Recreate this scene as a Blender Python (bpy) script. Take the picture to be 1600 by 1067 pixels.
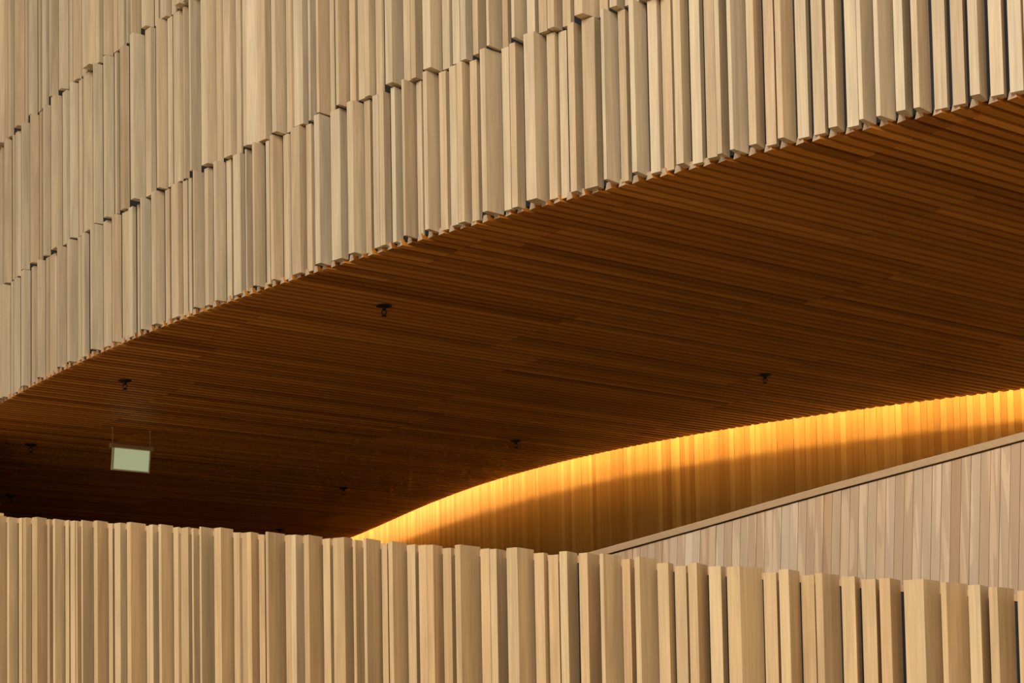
import bpy, math, random
import numpy as np
from mathutils import Vector, Matrix

random.seed(7)
for o in list(bpy.data.objects):
    bpy.data.objects.remove(o)
SC = bpy.context.scene
COL = SC.collection

# ------------------------------------------------------------------ camera
F = 2800.0                       # focal length in pixels of the 1600 px frame
EYE = 1.7                        # eye height above the floor
TP = 0.0616                      # tangent of the upward pitch
ROLL = 0.018
SHIFT = (1209 - 533.5 - F * TP) / 1600.0
cd = bpy.data.cameras.new('camera')
cam = bpy.data.objects.new('camera', cd)
COL.objects.link(cam)
cd.sensor_width = 36.0
cd.lens = F * 36.0 / 1600.0
cd.shift_y = SHIFT
cd.clip_end = 200
RM = Matrix.Rotation(math.pi / 2 + math.atan(TP), 3, 'X') @ Matrix.Rotation(-ROLL, 3, 'Z')
cam.matrix_world = Matrix.Translation((0, 0, EYE)) @ RM.to_4x4()
SC.camera = cam

# ------------------------------------------------------------------ light
world = bpy.data.worlds.new('sky')
SC.world = world
world.use_nodes = True
bg = world.node_tree.nodes['Background']
bg.inputs['Color'].default_value = (1.0, 0.88, 0.71, 1)
bg.inputs['Strength'].default_value = 0.38
sd = bpy.data.lights.new('skylight', 'AREA')
sd.shape = 'RECTANGLE'
sd.size, sd.size_y = 11.0, 7.0
sd.energy = 2300
sd.color = (1.0, 0.96, 0.89)
sky = bpy.data.objects.new('skylight', sd)
COL.objects.link(sky)
sky.location = (-4.4, -4.6, 11.8)
sky.rotation_euler = Vector((-0.32, -0.62, 0.70)).to_track_quat('Z', 'Y').to_euler()
COVE_POWER = 84.0
vs = SC.view_settings
vs.view_transform = 'Standard'
vs.look = 'None'
vs.exposure = 0.04
vs.gamma = 1.0
vs.use_curve_mapping = False

# ------------------------------------------------------------------ helpers
def ray(px, py):
    d = Vector(((px - 800) / F, (533.5 - py) / F + SHIFT * 1600 / F, -1.0))
    return RM @ d

def on_z(px, py, z):
    d = ray(px, py)
    k = (z - EYE) / d.z
    return Vector((d.x * k, d.y * k, z))

def on_y(px, py, y):
    d = ray(px, py)
    k = y / d.y
    return Vector((d.x * k, y, EYE + d.z * k))

def project(v):
    c = RM.transposed() @ (Vector(v) - Vector((0, 0, EYE)))
    return 800 + F * c.x / -c.z, 533.5 - F * (c.y / -c.z) + SHIFT * 1600

def lerp_table(tab):
    xs = [t[0] for t in tab]
    ys = [t[1] for t in tab]
    return lambda x: float(np.interp(x, xs, ys))

def poly_ext(xs, ys, deg):
    """polynomial through traced points, continued straight past both ends"""
    c = np.polyfit(xs, ys, deg)
    d = np.polyder(c)
    lo, hi = min(xs), max(xs)
    def f(x):
        if x < lo:
            return float(np.polyval(c, lo) + np.polyval(d, lo) * (x - lo))
        if x > hi:
            return float(np.polyval(c, hi) + np.polyval(d, hi) * (x - hi))
        return float(np.polyval(c, x))
    return f

def mesh_obj(name, verts, faces, mat, parent=None, tones=None):
    me = bpy.data.meshes.new(name)
    me.from_pydata([tuple(v) for v in verts], [], faces)
    me.validate()
    me.update()
    if tones is not None:
        at = me.attributes.new('tone', 'FLOAT', 'FACE')
        at.data.foreach_set('value', tones)
    if mat:
        me.materials.append(mat)
    o = bpy.data.objects.new(name, me)
    COL.objects.link(o)
    if parent:
        o.parent = parent
    return o

def fix_normals(o):
    import bmesh
    bm = bmesh.new()
    bm.from_mesh(o.data)
    bmesh.ops.recalc_face_normals(bm, faces=bm.faces)
    bm.to_mesh(o.data)
    bm.free()
    return o

def tag(o, label=None, cat=None, group=None, kind=None):
    if label: o['label'] = label
    if cat: o['category'] = cat
    if group: o['group'] = group
    if kind: o['kind'] = kind
    return o

def empty(name, loc=(0, 0, 0), rz=0.0):
    o = bpy.data.objects.new(name, None)
    COL.objects.link(o)
    o.location = loc
    o.rotation_euler = (0, 0, rz)
    o.empty_display_size = 0.1
    return o

def prism(poly, z0, z1, dx=0.0):
    """upright prism; the foot is shifted by dx along local x"""
    n = len(poly)
    z0s = z0 if isinstance(z0, (list, tuple)) else [z0] * n
    z1s = z1 if isinstance(z1, (list, tuple)) else [z1] * n
    v = [(p[0] + dx, p[1], z0s[i]) for i, p in enumerate(poly)] + [(p[0], p[1], z1s[i]) for i, p in enumerate(poly)]
    f = [tuple(range(n))[::-1], tuple(range(n, 2 * n))]
    f += [(i, (i + 1) % n, n + (i + 1) % n, n + i) for i in range(n)]
    return v, f

def box(x0, x1, y0, y1, z0, z1):
    return prism([(x0, y0), (x1, y0), (x1, y1), (x0, y1)], z0, z1)

def lathe(prof, seg=16, cx=0.0, cy=0.0):
    v, f = [], []
    for r, z in prof:
        for k in range(seg):
            a = 2 * math.pi * k / seg
            v.append((cx + r * math.cos(a), cy + r * math.sin(a), z))
    for i in range(len(prof) - 1):
        for k in range(seg):
            a, b = i * seg + k, i * seg + (k + 1) % seg
            f.append((a, b, b + seg, a + seg))
    f.append(tuple(range(seg))[::-1])
    f.append(tuple(range((len(prof) - 1) * seg, len(prof) * seg)))
    return v, f

def sweep(rows):
    """rows: list of equally long closed sections"""
    v, f = [], []
    n = len(rows[0])
    for r in rows:
        v += [tuple(p) for p in r]
    for i in range(len(rows) - 1):
        for k in range(n):
            a, b = i * n + k, i * n + (k + 1) % n
            f.append((a, b, b + n, a + n))
    f.append(tuple(range(n))[::-1])
    m = (len(rows) - 1) * n
    f.append(tuple(range(m, m + n)))
    return v, f

class Joined:
    def __init__(self):
        self.v, self.f, self.t = [], [], []
    def add(self, v, f, m=None, tone=0.5):
        b = len(self.v)
        self.v += [(m @ Vector(p)) if m else Vector(p) for p in v]
        self.f += [tuple(i + b for i in q) for q in f]
        self.t += [tone] * len(f)
    def build(self, name, mat, parent=None):
        return fix_normals(mesh_obj(name, self.v, self.f, mat, parent, self.t))

# ------------------------------------------------------------------ materials
def wood(name, stops, axis='Z', joined=False, rough=0.5, grain=0.24, spec=0.3, patch=0.0):
    m = bpy.data.materials.new(name)
    m.use_nodes = True
    nt = m.node_tree
    N, L = nt.nodes, nt.links
    b = N['Principled BSDF']
    b.inputs['Roughness'].default_value = rough
    b.inputs['Specular IOR Level'].default_value = spec
    if joined:
        at = N.new('ShaderNodeAttribute')
        at.attribute_name = 'tone'
        tone = at.outputs['Fac']
    else:
        oi = N.new('ShaderNodeObjectInfo')
        tone = oi.outputs['Random']
    ramp = N.new('ShaderNodeValToRGB')
    els = ramp.color_ramp.elements
    while len(els) < len(stops):
        els.new(0.5)
    for i, c in enumerate(stops):
        els[i].position = i / (len(stops) - 1)
        els[i].color = (*c, 1)
    L.new(tone, ramp.inputs['Fac'])
    tc = N.new('ShaderNodeTexCoord')
    off = N.new('ShaderNodeVectorMath'); off.operation = 'SCALE'
    cmb = N.new('ShaderNodeCombineXYZ')
    for i in range(3):
        L.new(tone, cmb.inputs[i])
    L.new(cmb.outputs[0], off.inputs[0]); off.inputs['Scale'].default_value = 91.0
    add = N.new('ShaderNodeVectorMath'); add.operation = 'ADD'
    L.new(tc.outputs['Object'], add.inputs[0]); L.new(off.outputs[0], add.inputs[1])
    def stretched(k, lng):
        mp = N.new('ShaderNodeMapping')
        mp.inputs['Scale'].default_value = {'Z': (k, k, lng), 'X': (lng, k, k)}[axis]
        L.new(add.outputs[0], mp.inputs['Vector'])
        return mp.outputs[0]
    fine = N.new('ShaderNodeTexNoise')
    fine.inputs['Scale'].default_value = 1.0
    fine.inputs['Detail'].default_value = 5.0
    fine.inputs['Roughness'].default_value = 0.65
    L.new(stretched(150, 4.0), fine.inputs['Vector'])
    coarse = N.new('ShaderNodeTexNoise')
    coarse.inputs['Scale'].default_value = 1.0
    coarse.inputs['Detail'].default_value = 3.0
    coarse.inputs['Distortion'].default_value = 0.6
    L.new(stretched(22, 1.3), coarse.inputs['Vector'])
    mix = N.new('ShaderNodeMath'); mix.operation = 'ADD'
    L.new(fine.outputs['Fac'], mix.inputs[0]); L.new(coarse.outputs['Fac'], mix.inputs[1])
    mr = N.new('ShaderNodeMapRange')
    mr.inputs['From Min'].default_value = 0.65; mr.inputs['From Max'].default_value = 1.35
    mr.inputs['To Min'].default_value = 1.0 - grain; mr.inputs['To Max'].default_value = 1.0 + grain
    L.new(mix.outputs[0], mr.inputs['Value'])
    sc = N.new('ShaderNodeVectorMath'); sc.operation = 'SCALE'
    L.new(ramp.outputs['Color'], sc.inputs[0]); L.new(mr.outputs[0], sc.inputs['Scale'])
    out = sc.outputs[0]
    if patch > 0:                        # heartwood / sapwood flames with a sharp edge
        n2 = N.new('ShaderNodeTexNoise')
        n2.inputs['Scale'].default_value = 1.0
        n2.inputs['Detail'].default_value = 1.0
        n2.inputs['Distortion'].default_value = 0.8
        L.new(stretched(16, 1.1), n2.inputs['Vector'])
        r2 = N.new('ShaderNodeMapRange')
        r2.inputs['From Min'].default_value = 0.55; r2.inputs['From Max'].default_value = 0.58
        r2.inputs['To Min'].default_value = 1.0; r2.inputs['To Max'].default_value = 1.0 + patch
        L.new(n2.outputs['Fac'], r2.inputs['Value'])
        s2 = N.new('ShaderNodeVectorMath'); s2.operation = 'SCALE'
        L.new(out, s2.inputs[0]); L.new(r2.outputs[0], s2.inputs['Scale'])
        out = s2.outputs[0]
    L.new(out, b.inputs['Base Color'])
    bp = N.new('ShaderNodeBump')
    bp.inputs['Strength'].default_value = 0.12
    bp.inputs['Distance'].default_value = 0.002
    L.new(fine.outputs['Fac'], bp.inputs['Height'])
    L.new(bp.outputs[0], b.inputs['Normal'])
    return m

def plain(name, col, rough=0.6, metal=0.0, spec=0.4, noise=0.06, scale=30.0):
    m = bpy.data.materials.new(name)
    m.use_nodes = True
    N, L = m.node_tree.nodes, m.node_tree.links
    b = N['Principled BSDF']
    b.inputs['Roughness'].default_value = rough
    b.inputs['Metallic'].default_value = metal
    b.inputs['Specular IOR Level'].default_value = spec
    tc = N.new('ShaderNodeTexCoord')
    n = N.new('ShaderNodeTexNoise')
    n.inputs['Scale'].default_value = scale
    n.inputs['Detail'].default_value = 4
    L.new(tc.outputs['Object'], n.inputs['Vector'])
    r = N.new('ShaderNodeMapRange')
    r.inputs['To Min'].default_value = 1 - noise; r.inputs['To Max'].default_value = 1 + noise
    L.new(n.outputs['Fac'], r.inputs['Value'])
    s = N.new('ShaderNodeVectorMath'); s.operation = 'SCALE'
    s.inputs[0].default_value = col
    L.new(r.outputs[0], s.inputs['Scale'])
    L.new(s.outputs[0], b.inputs['Base Color'])
    return m

def glow(name, col, strength):
    m = bpy.data.materials.new(name)
    m.use_nodes = True
    b = m.node_tree.nodes['Principled BSDF']
    b.inputs['Base Color'].default_value = (*col, 1)
    b.inputs['Emission Color'].default_value = (*col, 1)
    b.inputs['Emission Strength'].default_value = strength
    return m

PALE = [(0.52, 0.375, 0.22), (0.62, 0.475, 0.295), (0.60, 0.47, 0.305), (0.66, 0.53, 0.345), (0.61, 0.435, 0.255), (0.64, 0.505, 0.32)]
AMBER = [(0.50, 0.335, 0.17), (0.59, 0.415, 0.22), (0.57, 0.41, 0.225), (0.63, 0.465, 0.26), (0.59, 0.39, 0.195), (0.61, 0.44, 0.24)]
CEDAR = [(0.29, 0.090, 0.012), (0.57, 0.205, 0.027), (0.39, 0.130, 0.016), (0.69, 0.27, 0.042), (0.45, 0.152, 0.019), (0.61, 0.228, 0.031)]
HONEY = [(0.38, 0.215, 0.048), (0.58, 0.365, 0.10), (0.46, 0.265, 0.06), (0.65, 0.44, 0.135), (0.50, 0.30, 0.07), (0.42, 0.235, 0.055)]
BEECH = [(0.52, 0.34, 0.20), (0.62, 0.44, 0.28), (0.48, 0.295, 0.165), (0.66, 0.50, 0.34), (0.55, 0.37, 0.22), (0.61, 0.41, 0.255)]
M = {
    'slat': wood('pale_maple', PALE, 'Z'),
    'slat_joined': wood('pale_maple_joined', PALE, 'Z', joined=True),
    'amber': wood('amber_maple', AMBER, 'Z'),
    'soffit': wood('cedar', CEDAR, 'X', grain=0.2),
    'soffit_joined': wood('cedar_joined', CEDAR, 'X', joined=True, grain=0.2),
    'plank': wood('honey_hemlock', HONEY, 'Z', grain=0.14),
    'plank_joined': wood('honey_hemlock_joined', HONEY, 'Z', joined=True, grain=0.14),
    'beech': wood('pale_beech', BEECH, 'Z', grain=0.10, patch=0.24),
    'rail': wood('rail_oak', [(0.50, 0.32, 0.17), (0.52, 0.34, 0.185)], 'X', grain=0.1),
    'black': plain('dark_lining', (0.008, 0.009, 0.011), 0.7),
    'brown': plain('dark_stained_board', (0.05, 0.024, 0.010), 0.7),
    'floor': plain('pale_wood_floor', (0.74, 0.58, 0.38), 0.55, scale=3.0, noise=0.12),
    'absorber': plain('dark_absorber', (0.035, 0.022, 0.013), 0.95, scale=60.0, noise=0.25),
    'plaster': plain('dim_plaster', (0.16, 0.10, 0.05), 0.9, scale=3.0),
    'cream': plain('cove_bounce_cream', (0.85, 0.76, 0.6), 0.9, scale=3.0),
    'endgrain': plain('pale_end_grain', (0.55, 0.40, 0.26), 0.7, scale=200.0),
    'sprinkler': plain('black_enamel', (0.010, 0.010, 0.012), 0.45),
    'brass': plain('brass_fitting', (0.45, 0.26, 0.08), 0.35, 1.0),
    'bulb': plain('amber_bulb', (0.40, 0.12, 0.02), 0.15),
    'bronze': plain('bronze_metal', (0.42, 0.27, 0.15), 0.5, 0.2),
    'alu': plain('pale_metal', (0.75, 0.76, 0.60), 0.4, 0.0),
    'led': glow('warm_led', (1.0, 0.59, 0.235), COVE_POWER),
    'sign': glow('pale_green_lightbox', (0.46, 0.54, 0.31), 0.55),
}

# ------------------------------------------------------------------ plan curves
H = EYE + 3.2                                 # underside of the slatted soffit
SD = Vector((0.8, 0.6, 0.0))                  # soffit slats run this way
PD = Vector((-0.6, 0.8, 0.0))                 # across the soffit slats

edge_px = [(0, 620), (60, 590), (120, 559), (175, 533), (230, 512), (290, 491), (345, 468), (400, 446), (450, 430), (497, 415), (550, 399),
           (617, 376), (665, 363), (762, 335), (850, 316), (985, 283), (1055, 265), (1120, 247), (1215, 222), (1342, 190), (1427, 173), (1515, 159), (1600, 146)]
lip_px = [(545, 842), (600, 815), (650, 795), (700, 778), (750, 760), (800, 744), (850, 729), (900, 716), (950, 704), (1000, 692), (1100, 676),
          (1200, 662), (1300, 647), (1400, 634), (1500, 620), (1600, 607)]
ep = [on_z(x, y, H) for x, y in edge_px]
lp = [on_z(x, y, H) for x, y in lip_px]
S_OUT = poly_ext([v.dot(PD) for v in ep], [v.dot(SD) for v in ep], 3)
S_LIP = poly_ext([v.dot(PD) for v in lp], [v.dot(SD) for v in lp], 4)

def ps(p, s, z=0.0):
    v = PD * p + SD * s
    return Vector((v.x, v.y, z))

class Curve:
    """plan curve sampled as points; arc length u, tangent towards the right of the frame"""
    def __init__(self, pts):
        self.p = [Vector((q[0], q[1], 0)) for q in pts]
        self.u = [0.0]
        for a, b in zip(self.p, self.p[1:]):
            self.u.append(self.u[-1] + (b - a).length)
        self.len = self.u[-1]
        self.xs = [q.x for q in self.p]
        self.ys = [q.y for q in self.p]
    def at(self, u):
        return Vector((float(np.interp(u, self.u, self.xs)), float(np.interp(u, self.u, self.ys)), 0))
    def tan(self, u):
        a, b = max(0, u - 0.05), min(self.len, u + 0.05)
        return (self.at(b) - self.at(a)).normalized()
    def inward(self, u):
        t = self.tan(u)
        return Vector((-t.y, t.x, 0))          # away from the viewer
    def offset(self, d):
        n = len(self.u)
        return Curve([self.at(u) + self.inward(u) * d for u in self.u])

P_LEFT, P_RIGHT = 18.0, 2.2
front = Curve([ps(p, S_OUT(p)) for p in np.linspace(P_LEFT, P_RIGHT, 160)])
BACK = 0.10
wall_line = front.offset(BACK)

# ------------------------------------------------------------------ slatted wall builder
def slat_profile(scale=1.0):
    """cross-section of one slat: u to the right, v out of the wall; returns polygon (x, y) with y<0 outwards, and the width used"""
    r = random.random()
    if r < 0.40:                               # plain square-edged slat
        w = random.uniform(0.050, 0.068); p = random.uniform(0.050, 0.085); wb = w + random.uniform(0.0, 0.012); p2 = p
    elif r < 0.72:                             # deep slat with a narrow nose and a splayed flank
        w = random.uniform(0.022, 0.036); p = random.uniform(0.085, 0.115); wb = random.uniform(0.075, 0.092); p2 = p
    elif r < 0.88:                             # shallow slat
        w = random.uniform(0.034, 0.05); p = random.uniform(0.03, 0.05); wb = w + 0.004; p2 = p
    else:                                      # wide slat with a slanted face
        w = random.uniform(0.055, 0.07); p = random.uniform(0.09, 0.115); wb = w + 0.02; p2 = p * random.uniform(0.75, 0.9)
    gap = random.choice([0.004, 0.006, 0.012, 0.018])
    p *= scale; p2 *= scale
    return [(0, 0), (0, -p), (w, -p2), (wb, 0)], wb + gap

def place(curve, u):
    t = curve.tan(u)
    return curve.at(u), math.atan2(t.y, t.x)

# slats read off the photograph: row height y, then (left edge of nose, right edge of nose, end of flank) in eighths of a pixel
TRACE = {
  'parapet': [(975, 0, [(-70,-45,85),(88,115,225),(235,278,285),(288,328,395),(400,465,590),(592,622,662),(664,690,812),(818,865,880),(882,940,948),(950,968,1015),
    (1018,1036,1172),(1175,1222,1355),(1360,1412,1432),(1435,1508,1585),(1590,1640,1830),(1835,1868,1869),(1870,1916,1985),(1988,2022,2172),(2175,2232,2262),
    (2265,2360,2400),(2403,2426,2498),(2500,2522,2680),(2683,2770,2925),(2928,2998,3030),(3032,3088,3089),(3090,3148,3240),(3243,3315,3328),(3330,3360,3575),
    (3576,3640,3641),(3642,3705,3805),(3807,3870,4045),(4048,4135,4170),(4172,4315,4420),(4422,4455,4550),(4553,4588,4775),(4780,4852,4865),(4866,4918,5102),
    (5103,5202,5243),(5245,5345,5347),(5348,5428,5545),(5548,5652,5697),(5700,5766,6018),(6020,6132,6136),(6138,6220,6345),(6347,6482,6690),(6693,6812,6865),
    (6867,6992,7006),(7008,7105,7235),(7252,7360,7512),(7513,7558,7788),(7790,7890,7945),(7947,8010,8230),(8232,8370,8435),(8447,8590,8615),(8617,8728,8862),
    (8875,9028,9088),(9102,9265,9545),(9558,9718,9750),(9752,9875,10012),(10028,10192,10204),(10205,10295,10512),(10532,10700,10765),(10782,10958,11003),
    (11005,11140,11275),(11312,11560,11770),(11773,11840,12112),(12115,12265,12370),(12372,12480,12692),(12730,12880,13000)])],
  'tier0': [(535, 0, [(20,40,132),(137,168,175),(178,205,255),(262,298,385),(395,430,465),(467,480,570),(575,612,620),(625,690,715),(718,735,835),(838,872,970),
    (975,1015,1022),(1025,1060,1120),(1132,1152,1290),(1298,1345,1400),(1405,1420,1525),(1535,1575,1590)]),
    (435, 1600, [(8,60,105),(118,145,155),(158,175,290),(295,350,460),(470,525,540),(545,630,685),(692,748,762),(765,800,815),(820,835,960),(963,1008,1072),
    (1078,1115,1232),(1240,1300,1318),(1322,1415,1470),(1475,1492,1562),(1565,1590,1725)]),
    (335, 3200, [(128,172,180),(182,218,340),(348,412,438),(442,552,632),(635,702,735),(738,800,938),(942,1062,1150),(1152,1225,1365),(1368,1442,1470),(1473,1545,1548),(1550,1612,1695)]),
    (265, 4800, [(97,145,230),(233,262,415),(418,480,500),(502,550,700),(703,790,830),(832,920,922),(924,995,1088),(1092,1180,1220),(1222,1283,1490),(1495,1585,1592),(1593,1665,1765)]),
    (225, 6400, [(168,297,455),(458,560,605),(607,708,718),(722,800,898),(900,1060,1138),(1140,1178,1352),(1357,1448,1492),(1495,1555,1715)]),
    (185, 8000, [(122,240,290),(293,412,438),(440,532,632),(645,770,815),(828,955,957),(958,1015,1112),(1115,1162,1350),(1355,1450,1555),(1572,1697,1703)]),
    (145, 9600, [(108,180,340),(360,498,538),(562,702,742),(745,852,948),(980,1125,1128),(1130,1182,1342),(1345,1398,1590),(1595,1710,1803)]),
    (115, 11200, [(205,285,432),(470,630,662),(700,857,890),(918,1040,1135),(1175,1340,1378),(1418,1585,1620)])],
  'tier1': [(345, 0, [(5,28,48),(50,70,150),(158,185,192),(195,225,265),(268,285,375),(378,400,490),(495,525,535),(540,560,635),(640,690,780),(785,835,870),(873,890,985),
    (990,1035,1045),(1048,1110,1165),(1170,1185,1290)]),
    (300, 0, [(1297,1328,1430),(1438,1468,1500),(1505,1555,1622)]),
    (220, 1600, [(30,75,218),(222,292,352),(358,385,498),(502,562,575),(578,655,692),(694,715,768),(770,792,915),(918,992,1110),(1112,1170,1195),(1198,1285,1358),(1360,1420,1440),(1442,1490,1595)]),
    (125, 3200, [(18,118,190),(195,248,378),(382,445,470),(472,585,652),(655,682,752),(755,785,925),(928,985,998),(1000,1035,1172),(1175,1250,1280),(1282,1358,1359),(1360,1418,1498),(1503,1582,1608)]),
    (45, 4800, [(10,97,238),(242,325,328),(330,390,478),(482,578,722),(728,818,850),(855,945,950),(952,1020,1105),(1108,1175,1275),(1280,1312,1475),(1480,1550,1588)]),
    (20, 6400, [(-10,28,180),(185,285,328),(332,435,440),(442,525,628),(632,732,778),(780,880,1092),(1095,1200,1218),(1222,1310,1412),(1415,1475,1530)])],
  'tier2': [(110, 0, [(60,95,100),(102,130,172),(180,218,310),(315,335,355),(358,380,470),(478,510,522),(525,580,610),(615,632,730),(735,765,860),(865,908,915),(918,970,1022),(1025,1080,1110)]),
    (15, 1200, [(0,40,85),(90,110,215),(218,268,275),(278,350,380),(382,395,428),(430,448,560),(565,622,725),(735,780,798),(802,880,940),(945,1000,1020),(1022,1050,1095)])],
}

def solve_u(curve, v, px, py):
    """arc length at which a line parallel to the curve, v in front of it, is met by the sight line"""
    d = ray(px, py)
    def side(u):
        q = curve.at(u) - curve.inward(u) * v
        return q.x * d.y - q.y * d.x
    a, b = 0.0, curve.len
    if side(a) > 0: return a
    if side(b) < 0: return b
    for _ in range(30):
        m = (a + b) / 2
        if side(m) < 0: a = m
        else: b = m
    return (a + b) / 2

def lay_slats(curve, key, u_end, scale=1.0):
    """list of (u, polygon) along the lining: traced slats, with chance ones where nothing could be read"""
    items = []
    for y, base, lst in TRACE[key]:
        for k, (a, b, c) in enumerate(lst):
            items.append(((a + base) / 8.0, (b + base) / 8.0, (c + base) / 8.0, y, k == 0))
    out = []
    def fill(u0, u1):
        u = u0
        while u1 - u > 0.035:
            poly, step = slat_profile(scale)
            w = poly[3][0]
            if u + w > u1 - 0.002:
                k = (u1 - 0.003 - u) / w
                poly = [(x * k, y) for x, y in poly]; step = u1 - u
            out.append((u, poly)); u += step
    laid = []
    u_prev = 0.02
    for i, (s, e, b, y, first) in enumerate(items):
        nxt = items[i + 1][0] if i + 1 < len(items) else b + 2
        ub = solve_u(curve, 0.0, b, y)
        gap = nxt - b > 1.2 and s > 560
        if b - e > 1.0:                      # the flank runs straight back as far as it can: its width gives the depth
            best = None
            top = 0.15 - 0.035 * min(1.0, s / 1000.0)
            for k in range(16):
                q = 0.014 + (top - 0.014) * k / 15
                d = abs(solve_u(curve, q, e, y) - ub)
                if best is None or d < best[0]:
                    best = (d, q)
            p = best[1]
        else:
            k = min(1.0, max(0.0, (s - 100) / 700.0))
            p = random.uniform(0.016 + 0.03 * k, 0.024 + 0.05 * k) * scale
        us_ = solve_u(curve, p, s, y)
        while us_ < u_prev + 0.003 and p < 0.15:
            p += 0.002
            us_ = solve_u(curve, p, s, y)
        us_ = max(us_, u_prev + 0.003)
        ue = max(solve_u(curve, p, e, y), us_ + 0.010)
        laid.append((us_, ue, ub, p, gap))
        u_prev = max(ue, ub)
    u_prev = 0.02
    for i, (us_, ue, ub, p, gap) in enumerate(laid):
        if us_ - u_prev > 0.05 and (i == 0 or items[i][0] - items[i - 1][2] > 7):
            fill(u_prev + 0.004, us_ - 0.004)
        un = laid[i + 1][0] if i + 1 < len(laid) else ue + 0.02
        ubr = max(ub, ue - 0.004)
        if i + 1 < len(items) and items[i + 1][4] and 1.2 < items[i + 1][0] - items[i][2] < 7:
            ubr = un - 0.004                 # no open seam where two read-off strips meet
        ubr = max(min(ubr, un - 0.003), ue - 0.006)
        out.append((us_, [(0, 0), (0, -p), (ue - us_, -p), (ubr - us_, 0)]))
        u_prev = max(ubr, ue)
    if u_end - u_prev > 0.06:
        fill(u_prev + 0.006, u_end)
    return out

# ------------------------------------------------------------------ floor and shell
fl = mesh_obj('floor', *box(-40, 40, -40, 40, -0.2, 0.0), M['floor'])
tag(fl, 'warm wooden floor below the curved walls, out of frame', 'floor', kind='structure')

absorb_off = lerp_table([(1.5, 3.6), (5.5, 3.0), (7.5, 1.0), (9.5, 0.2), (23.0, 0.2)])  # added unseen dark floor strip, cuts the bounce onto the deep soffit
rows = []
for p in np.linspace(1.5, 23.0, 44):
    rows.append([ps(p, S_OUT(p) + absorb_off(p), 0.0), ps(p, S_LIP(p) + 0.27, 0.0), ps(p, S_LIP(p) + 0.27, 0.015), ps(p, S_OUT(p) + absorb_off(p), 0.015)])
v, f = sweep(rows)
tag(fix_normals(mesh_obj('floor_bounce_absorber', v, f, M['absorber'])), 'added dark sheet on the floor soaking up bounce under the slatted ceiling, out of frame', 'floor', kind='structure')

# upper curved wall: dark lining plus three tiers of slats
TIERS = [(H + 0.02, H + 0.974), (H + 0.984, H + 2.207), (H + 2.217, H + 3.6)]
wall = empty('wall_upper', (0, 0, 0))
tag(wall, 'tall curved wall of pale vertical wooden slats in staggered tiers above dark ceiling', 'wall', kind='structure')
us = np.linspace(0, wall_line.len, 90)
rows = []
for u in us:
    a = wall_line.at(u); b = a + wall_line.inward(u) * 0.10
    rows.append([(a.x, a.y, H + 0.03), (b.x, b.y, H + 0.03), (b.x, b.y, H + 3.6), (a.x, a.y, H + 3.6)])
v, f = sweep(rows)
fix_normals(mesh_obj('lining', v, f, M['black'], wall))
rest = Joined()
count = 0
for ti, (z0, z1) in enumerate(TIERS):
    for u, poly in lay_slats(wall_line, 'tier%d' % ti, wall_line.len - 0.05):
        loc, rz = place(wall_line, u)
        zb = z0 + random.uniform(-0.004, 0.003)
        v, f = prism(poly, 0.0, z1 - zb)
        c = wall_line.at(u); px, py = project((c.x, c.y, zb))
        if -25 < px < 1625 and py > -12 and count < 300:
            o = mesh_obj('slat', v, f, M['slat'], wall)
            o.location = (loc.x, loc.y, zb)
            o.rotation_euler = (0, 0, rz)
            fix_normals(o)
            count += 1
        else:
            rest.add(v, f, Matrix.Translation((loc.x, loc.y, zb)) @ Matrix.Rotation(rz, 4, 'Z'), random.random())
tag(rest.build('slat_remainder', M['slat_joined'], wall), kind='stuff')
print('wall slats', count)

# soffit: dark deck above, slats below
ceil = empty('ceiling', (0, 0, 0))
tag(ceil, 'dark orange-brown slatted wooden ceiling curving under the upper wall', 'ceiling', kind='structure')
PITCH = 1.1 / 13
P0, P1 = 2.4, 23.0
deck = Joined()
plist = np.linspace(P0 - 0.2, P1 + 0.2, 80)
rows = []
for p in plist:
    so, sl = S_OUT(p) + BACK + 0.03, S_LIP(p) - 0.01
    rows.append([ps(p, so, H + 0.041), ps(p, sl, H + 0.041), ps(p, sl, H + 0.06), ps(p, so, H + 0.06)])
v, f = sweep(rows)
fix_normals(mesh_obj('deck', v, f, M['black'], ceil))
rows = []
for p in plist:
    sl = S_LIP(p) - 0.012
    rows.append([ps(p, sl - 1.0, H + 0.0605), ps(p, sl, H + 0.0605), ps(p, sl, H + 0.068), ps(p, sl - 1.0, H + 0.068)])
v, f = sweep(rows)
fix_normals(mesh_obj('cove_bounce_shelf', v, f, M['cream'], ceil))  # added pale reflector, lifts the indirect glow on the back wall
# added roof, never in view: keeps sky out and bounces the strip light
rows = []
for p in plist:
    so, sl = S_OUT(p) + BACK + 0.11, S_LIP(p) + 0.36
    rows.append([ps(p, so, H + 0.6), ps(p, sl, H + 0.6), ps(p, sl, H + 0.7), ps(p, so, H + 0.7)])
v, f = sweep(rows)
tag(fix_normals(mesh_obj('cove_bounce_roof', v, f, M['cream'])), 'added pale roof, out of view, bouncing light in the cove behind the slatted ceiling edge', 'ceiling', kind='structure')

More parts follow.
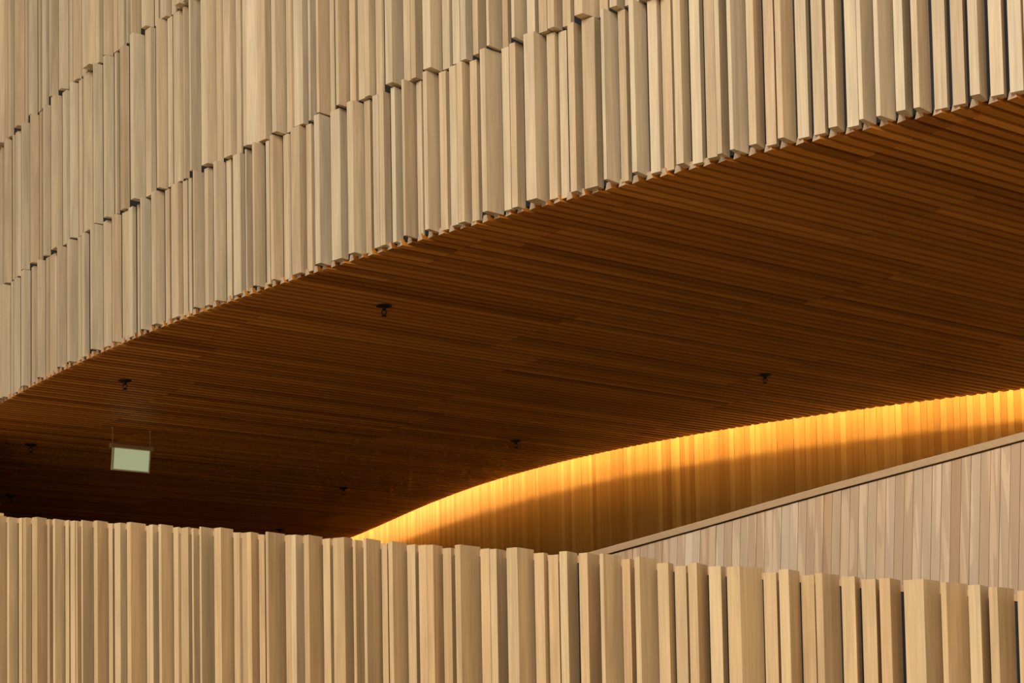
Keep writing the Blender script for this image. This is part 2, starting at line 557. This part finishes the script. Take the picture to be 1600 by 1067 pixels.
segs = []
LEN = 2.44
row_i = 0
p_row = 6.34 - 1.1 * 4
joint_fix = {4: 8.10, 6: 6.25, 3: 7.08}
while p_row < P1:
    off = joint_fix.get(row_i, random.uniform(0, LEN)) % LEN
    for k in range(13):
        p = p_row + (k + 0.5) * PITCH
        if not (P0 < p < P1):
            continue
        s0 = S_OUT(p) + BACK - 0.02
        s1 = S_LIP(p)
        cuts = [s0]
        c = math.floor((s0 - off) / LEN) * LEN + off
        while c < s1:
            if c > s0 + 0.15 and c < s1 - 0.15:
                cuts.append(c)
            c += LEN
        cuts.append(s1)
        for a, b in zip(cuts, cuts[1:]):
            segs.append((p, a + (0.004 if a != s0 else 0), b - (0.004 if b != s1 else 0)))
    p_row += 1.1
    row_i += 1
rz_s = math.atan2(SD.y, SD.x)
def seen(g):
    p, a, b = g
    best = 0
    for k in range(9):
        q = ps(p, a + (b - a) * k / 8, H)
        x, y = project(q)
        if -20 < x < 1620 and -20 < y < 870:
            best = max(best, 1.0 / q.y)
    return best
segs.sort(key=seen, reverse=True)
rest = Joined()
end_faces = []
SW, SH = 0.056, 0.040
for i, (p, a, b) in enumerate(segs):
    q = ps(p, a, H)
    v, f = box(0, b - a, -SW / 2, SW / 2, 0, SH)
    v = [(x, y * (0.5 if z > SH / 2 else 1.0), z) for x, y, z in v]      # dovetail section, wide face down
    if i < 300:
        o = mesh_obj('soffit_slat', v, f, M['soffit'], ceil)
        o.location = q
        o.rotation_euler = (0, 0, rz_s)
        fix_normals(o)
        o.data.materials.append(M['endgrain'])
        for pg in o.data.polygons:
            if pg.normal.x < -0.9 and abs(a - (S_OUT(p) + BACK - 0.02)) < 0.001:
                pg.material_index = 1
    else:
        if abs(a - (S_OUT(p) + BACK - 0.02)) < 0.001:
            end_faces.append(len(rest.f) + 5)
        rest.add(v, f, None, random.random())
        n = len(v)
        rest.v[-n:] = [Matrix.Rotation(-rz_s, 3, 'Z') @ q + Vector(w) for w in v]
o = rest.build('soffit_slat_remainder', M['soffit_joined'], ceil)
o.data.materials.append(M['endgrain'])
for k in end_faces:
    o.data.polygons[k].material_index = 1
o.rotation_euler = (0, 0, rz_s)
tag(o, kind='stuff')
print('soffit segments', len(segs))

# cove-lit back wall of narrow planks
back = empty('wall_back', (0, 0, 0))
tag(back, 'curved back wall of narrow honey-coloured planks glowing under the ceiling edge', 'wall', kind='structure')
GAP = 0.27
lipc = Curve([ps(p, S_LIP(p)) for p in np.linspace(23.0, 1.5, 230)])
bw = lipc.offset(GAP)
us = np.linspace(0, bw.len, 120)
rows = []
for u in us:
    a = bw.at(u) + bw.inward(u) * 0.022; b = bw.at(u) + bw.inward(u) * 0.15
    rows.append([(a.x, a.y, 0.0), (b.x, b.y, 0.0), (b.x, b.y, H + 0.6), (a.x, a.y, H + 0.6)])
v, f = sweep(rows)
fix_normals(mesh_obj('lining', v, f, M['brown'], back))
PW = 0.0575
rest = Joined()
u = 0.01
cand = []
while u < bw.len - PW:
    loc, rz = place(bw, u)
    px, py = project((loc.x, loc.y, H))
    cand.append((u, loc, rz, -20 < px < 1650 and py < 880))
    u += PW + 0.0018
nshow = 0
for u, loc, rz, vis in cand:
    d = random.uniform(0, 0.004)
    v, f = box(0, PW, d, 0.02, 0.0, H + 0.59)
    if vis and nshow < 300:
        o = mesh_obj('plank', v, f, M['plank'], back)
        o.location = loc; o.rotation_euler = (0, 0, rz)
        fix_normals(o)
        nshow += 1
    else:
        rest.add(v, f, Matrix.Translation(loc) @ Matrix.Rotation(rz, 4, 'Z'), random.random())
tag(rest.build('plank_remainder', M['plank_joined'], back), kind='stuff')
print('back planks', nshow, len(cand))

# added end wall, out of view, shuts daylight out under the soffit
def closing(name, p, label):
    a, b = ps(p, S_OUT(p) - 0.0), ps(p, S_LIP(p) + 0.45)
    n = PD * 0.1
    v, f = prism([(a.x, a.y), (b.x, b.y), (b.x + n.x, b.y + n.y), (a.x + n.x, a.y + n.y)], 0.0, H + 3.6)
    tag(fix_normals(mesh_obj(name, v, f, M['plaster'])), label, 'wall', kind='structure')
closing('wall_left_block', 23.25, 'added wall, out of view, blocking light beyond the far left end of the slatted ceiling')
# wall added left of the frame to keep daylight off the deep soffit
a0, b0 = ps(15.9, S_OUT(15.9) + 0.22), ps(23.2, S_OUT(23.2) + 0.22)
n = SD * 0.2
v, f = prism([(a0.x, a0.y), (b0.x, b0.y), (b0.x + n.x, b0.y + n.y), (a0.x + n.x, a0.y + n.y)], 0.0, H - 0.002)
tag(fix_normals(mesh_obj('wall_light_block', v, f, M['plaster'])), 'added wall, out of view, blocking light under the far left stretch of the slatted wall', 'wall', kind='structure')
a0, b0 = ps(18.05, S_OUT(18.05) + 0.02), ps(23.2, S_OUT(23.2) + 0.02)
v, f = prism([(a0.x, a0.y), (b0.x, b0.y), (b0.x + n.x, b0.y + n.y), (a0.x + n.x, a0.y + n.y)], H + 0.0, H + 3.6)
tag(fix_normals(mesh_obj('wall_far', v, f, M['plaster'])), 'dim wall continuing the slatted wall past the left edge of view', 'wall', kind='structure')

# ------------------------------------------------------------------ cove light
cove = empty('cove_light', tuple(lipc.at(lipc.len / 2) + Vector((0, 0, H + 0.07))))
tag(cove, 'warm strip light hidden in the cove above the curved ceiling edge', 'light')
cl = cove.location
SET = 0.16
r1, r2 = [], []
for u in np.linspace(0.3, lipc.len - 0.1, 160):
    c, n = lipc.at(u), lipc.inward(u)
    def q(d, z): return (c.x + n.x * d - cl.x, c.y + n.y * d - cl.y, H + z - cl.z)
    r1.append([q(-SET - 0.04, 0.072), q(-SET, 0.072), q(-SET, 0.215), q(-SET - 0.04, 0.215)])
    r2.append([q(-SET, 0.205), q(-SET + 0.008, 0.205), q(-SET + 0.008, 0.223), q(-SET - 0.035, 0.223), q(-SET - 0.035, 0.215), q(-SET, 0.215)])
v, f = sweep(r1); fix_normals(mesh_obj('channel', v, f, M['bronze'], cove))
v, f = sweep(r2); fix_normals(mesh_obj('diffuser', v, f, M['led'], cove))

# ------------------------------------------------------------------ stair balustrade
bal = empty('stair_balustrade', tuple(on_y(1250, 900, 9.1).xy) + (0.0,))
tag(bal, 'solid stair balustrade of flush pale planks with a sloping wooden handrail', 'balustrade')
bd0 = lerp_table([(700, 13.75), (910, 13.05), (1100, 12.4), (1300, 11.8), (1450, 11.4), (1600, 11.05), (1700, 10.85), (1800, 10.65), (2300, 9.75)])
bd = lambda x: bd0(x) * 0.76
top_px = lerp_table([(700, 924), (910, 866), (1000, 841), (1100, 813), (1200, 784), (1300, 756), (1400, 729), (1500, 702), (1600, 675), (1700, 649), (1800, 623), (2300, 493)])
bpts, bz = [], []
for x in range(700, 2301, 10):
    v = on_y(x, top_px(x), bd(x))
    bpts.append(v); bz.append(v.z)
bc = Curve(bpts)
btop = lambda u: float(np.interp(u, bc.u, bz))
bl = bal.location
CAP, SHADOW = 0.037, 0.007
r1, r2 = [], []
for u in np.linspace(0, bc.len, 60):
    c, n, z = bc.at(u), bc.inward(u), btop(u)
    def q(d, zz): return (c.x + n.x * d - bl.x, c.y + n.y * d - bl.y, zz)
    r1.append([q(-0.012, z - CAP), q(0.13, z - CAP), q(0.13, z), q(-0.006, z), q(-0.012, z - 0.006)])
    r2.append([q(0.024, 0.0), q(0.11, 0.0), q(0.11, z - CAP), q(0.024, z - CAP)])
v, f = sweep(r1); fix_normals(mesh_obj('handrail', v, f, M['rail'], bal))
v, f = sweep(r2); fix_normals(mesh_obj('core', v, f, M['brown'], bal))
BW = 0.0465
LEAN = -0.055
u = 0.25
while u < bc.len - BW:
    loc, rz = place(bc, u)
    za, zb = btop(u) - CAP - SHADOW, btop(u + BW) - CAP - SHADOW
    d = random.uniform(0, 0.0025)
    v, f = prism([(0, d), (BW, d), (BW, 0.022), (0, 0.022)], 0.0, [za, zb, zb, za], dx=LEAN * za)
    o = mesh_obj('plank', v, f, M['beech'], bal)
    o.location = (loc.x - bl.x, loc.y - bl.y, 0)
    o.rotation_euler = (0, 0, rz)
    fix_normals(o)
    u += BW + 0.0022

# ------------------------------------------------------------------ foreground slatted parapet
par = empty('slatted_parapet', tuple(on_y(800, 900, 7.6).xy) + (0.0,))
tag(par, 'curved foreground parapet of uneven pale vertical wooden slats sloping down to the right', 'parapet')
pdp = poly_ext([0, 400, 800, 1200, 1600], [9.4, 8.35, 7.6, 7.05, 6.65], 3)
ptop = lerp_table([(-160, 797), (0, 805), (60, 808), (120, 811), (200, 816), (250, 820), (300, 823), (345, 827), (415, 832), (475, 837), (530, 841), (570, 843), (610, 847),
                   (670, 852), (715, 854), (765, 858), (800, 859), (875, 864), (940, 868), (975, 872), (1060, 881), (1150, 888), (1215, 893), (1275, 897),
                   (1345, 905), (1415, 911), (1470, 912), (1515, 917), (1545, 919), (1600, 926), (1760, 945), (2100, 988)])
ppts, pz = [], []
for x in range(-160, 2101, 10):
    v = on_y(x, ptop(x), pdp(x))
    ppts.append(v); pz.append(v.z)
pc_front = Curve(ppts)
pz = np.convolve(np.pad(pz, 6, mode='edge'), np.ones(13) / 13, 'valid')
PB = 0.11
pc = pc_front.offset(PB)
ptz = lambda u: float(np.interp(u * pc_front.len / pc.len, pc_front.u, pz))
pl = par.location
r1, r2, r3 = [], [], []
for u in np.linspace(0, pc.len, 70):
    c, n, z = pc.at(u), pc.inward(u), ptz(u)
    def q(d, zz): return (c.x + n.x * d - pl.x, c.y + n.y * d - pl.y, zz)
    r1.append([q(0.0, 0.0), q(0.09, 0.0), q(0.09, z - 0.03), q(0.0, z - 0.03)])
    r2.append([q(-0.004, z - 0.03), q(0.12, z - 0.03), q(0.12, z - 0.004), q(-0.004, z - 0.004)])
v, f = sweep(r1); fix_normals(mesh_obj('lining', v, f, M['black'], par))
v, f = sweep(r2); fix_normals(mesh_obj('cap', v, f, M['rail'], par))
np_ = 0
for u, poly in lay_slats(pc, 'parapet', pc.len - 0.05, 1.08):
    loc, rz = place(pc, u)
    z = ptz(u) + random.uniform(-0.003, 0.004) + 0.12 * (-poly[1][1] - 0.075)
    v, f = prism(poly, 0.0, z)
    o = mesh_obj('slat', v, f, M['amber'], par)
    o.location = (loc.x - pl.x, loc.y - pl.y, 0)
    o.rotation_euler = (0, 0, rz)
    fix_normals(o)
    np_ += 1
print('parapet slats', np_)

# ------------------------------------------------------------------ hanging sign
s0 = on_z(174.5, 668, H); s1 = on_z(236, 674, H)
mid = (s0 + s1) / 2
W = (s1 - s0).length
sg = empty('hanging_sign', (mid.x, mid.y, H), rz_s)
tag(sg, 'small blank pale green lightbox sign hanging on two rods from the dark ceiling', 'sign')
RODL = 0.15
for sx in (-1, 1):
    v, f = lathe([(0.0045, -RODL), (0.0045, 0.046)], 10, sx * W * 0.485)
    fix_normals(mesh_obj('rod', v, f, M['bronze'], sg))
    v, f = lathe([(0.010, -0.006), (0.013, -0.002), (0.013, 0.001)], 12, sx * W * 0.485)
    fix_normals(mesh_obj('ceiling_rose', v, f, M['bronze'], sg))
v, f = box(-W * 0.53, W * 0.53, -0.02, 0.02, -RODL - 0.03, -RODL)
bar = fix_normals(mesh_obj('header_bar', v, f, M['bronze'], sg))
for sx in (-1, 1):
    v, f = box(sx * W * 0.53 - 0.006, sx * W * 0.53 + 0.006, -0.024, 0.024, -RODL - 0.036, -RODL + 0.006)
    fix_normals(mesh_obj('end_cap', v, f, M['bronze'], bar))
PWD, PH = W * 0.485, 0.205
tilt = Matrix.Translation((0, 0, -RODL - 0.03)) @ Matrix.Rotation(math.radians(9), 4, 'X')
panel = fix_normals(mesh_obj('light_panel', [tilt @ Vector(p) for p in box(-PWD + 0.012, PWD - 0.012, -0.010, 0.010, -PH + 0.012, -0.004)[0]], box(0, 1, 0, 1, 0, 1)[1], M['sign'], sg))
for nm, b in (('frame_side', (-PWD, -PWD + 0.012, -0.015, 0.015, -PH, 0.0)), ('frame_side', (PWD - 0.012, PWD, -0.015, 0.015, -PH, 0.0)),
              ('frame_bottom', (-PWD + 0.012, PWD - 0.012, -0.015, 0.015, -PH, -PH + 0.012))):
    v, f = box(*b)
    fix_normals(mesh_obj(nm, [tilt @ Vector(p) for p in v], f, M['alu'], panel))

# ------------------------------------------------------------------ sprinklers
def sprinkler(px, py, label):
    q = on_z(px, py, H)
    t = empty('sprinkler_head', tuple(q), random.uniform(-0.5, 0.5))
    tag(t, label, 'sprinkler', 'sprinkler heads on the dark slatted ceiling')
    v, f = lathe([(0.050, 0.0), (0.053, -0.003), (0.052, -0.008), (0.032, -0.014), (0.016, -0.020), (0.012, -0.026)], 24)
    fix_normals(mesh_obj('escutcheon', v, f, M['sprinkler'], t))
    v, f = lathe([(0.011, -0.020), (0.013, -0.026), (0.013, -0.036), (0.009, -0.040)], 12)
    nz = fix_normals(mesh_obj('nozzle', v, f, M['sprinkler'], t))
    v, f = lathe([(0.003, -0.038), (0.005, -0.046), (0.005, -0.058), (0.003, -0.064)], 10)
    fix_normals(mesh_obj('bulb', v, f, M['bulb'], nz))
    for sx in (-1, 1):
        pts = [(0.010, -0.030), (0.017, -0.042), (0.017, -0.056), (0.006, -0.070)]
        rows = [[(sx * (x - 0.003), -0.003, z), (sx * (x + 0.003), -0.003, z), (sx * (x + 0.003), 0.003, z), (sx * (x - 0.003), 0.003, z)] for x, z in pts]
        v, f = sweep(rows)
        fix_normals(mesh_obj('yoke_arm', v, f, M['sprinkler'], nz))
    v, f = lathe([(0.006, -0.062), (0.006, -0.070), (0.020, -0.072), (0.020, -0.075), (0.004, -0.077)], 16)
    fix_normals(mesh_obj('deflector', v, f, M['sprinkler'], t))

for x, y, l in [
    (600, 477, 'largest black sprinkler head, mid-ceiling below the edge of the upper slatted wall'),
    (195, 594, 'black sprinkler head above the hanging green sign near the slatted wall edge'),
    (1195, 585, 'black sprinkler head at right above the glowing curved back wall'),
    (806, 688, 'black sprinkler head in the dark middle of the ceiling left of the glow'),
    (48, 694, 'small black sprinkler head at left beside the hanging green sign'),
    (537, 762, 'small dim sprinkler head above the left tip of the glowing wall'),
    (18, 774, 'faint sprinkler head at far left just above the parapet'),
    (437, 827, 'faintest sprinkler head just above the parapet tops near the glow tip')]:
    sprinkler(x, y, l)
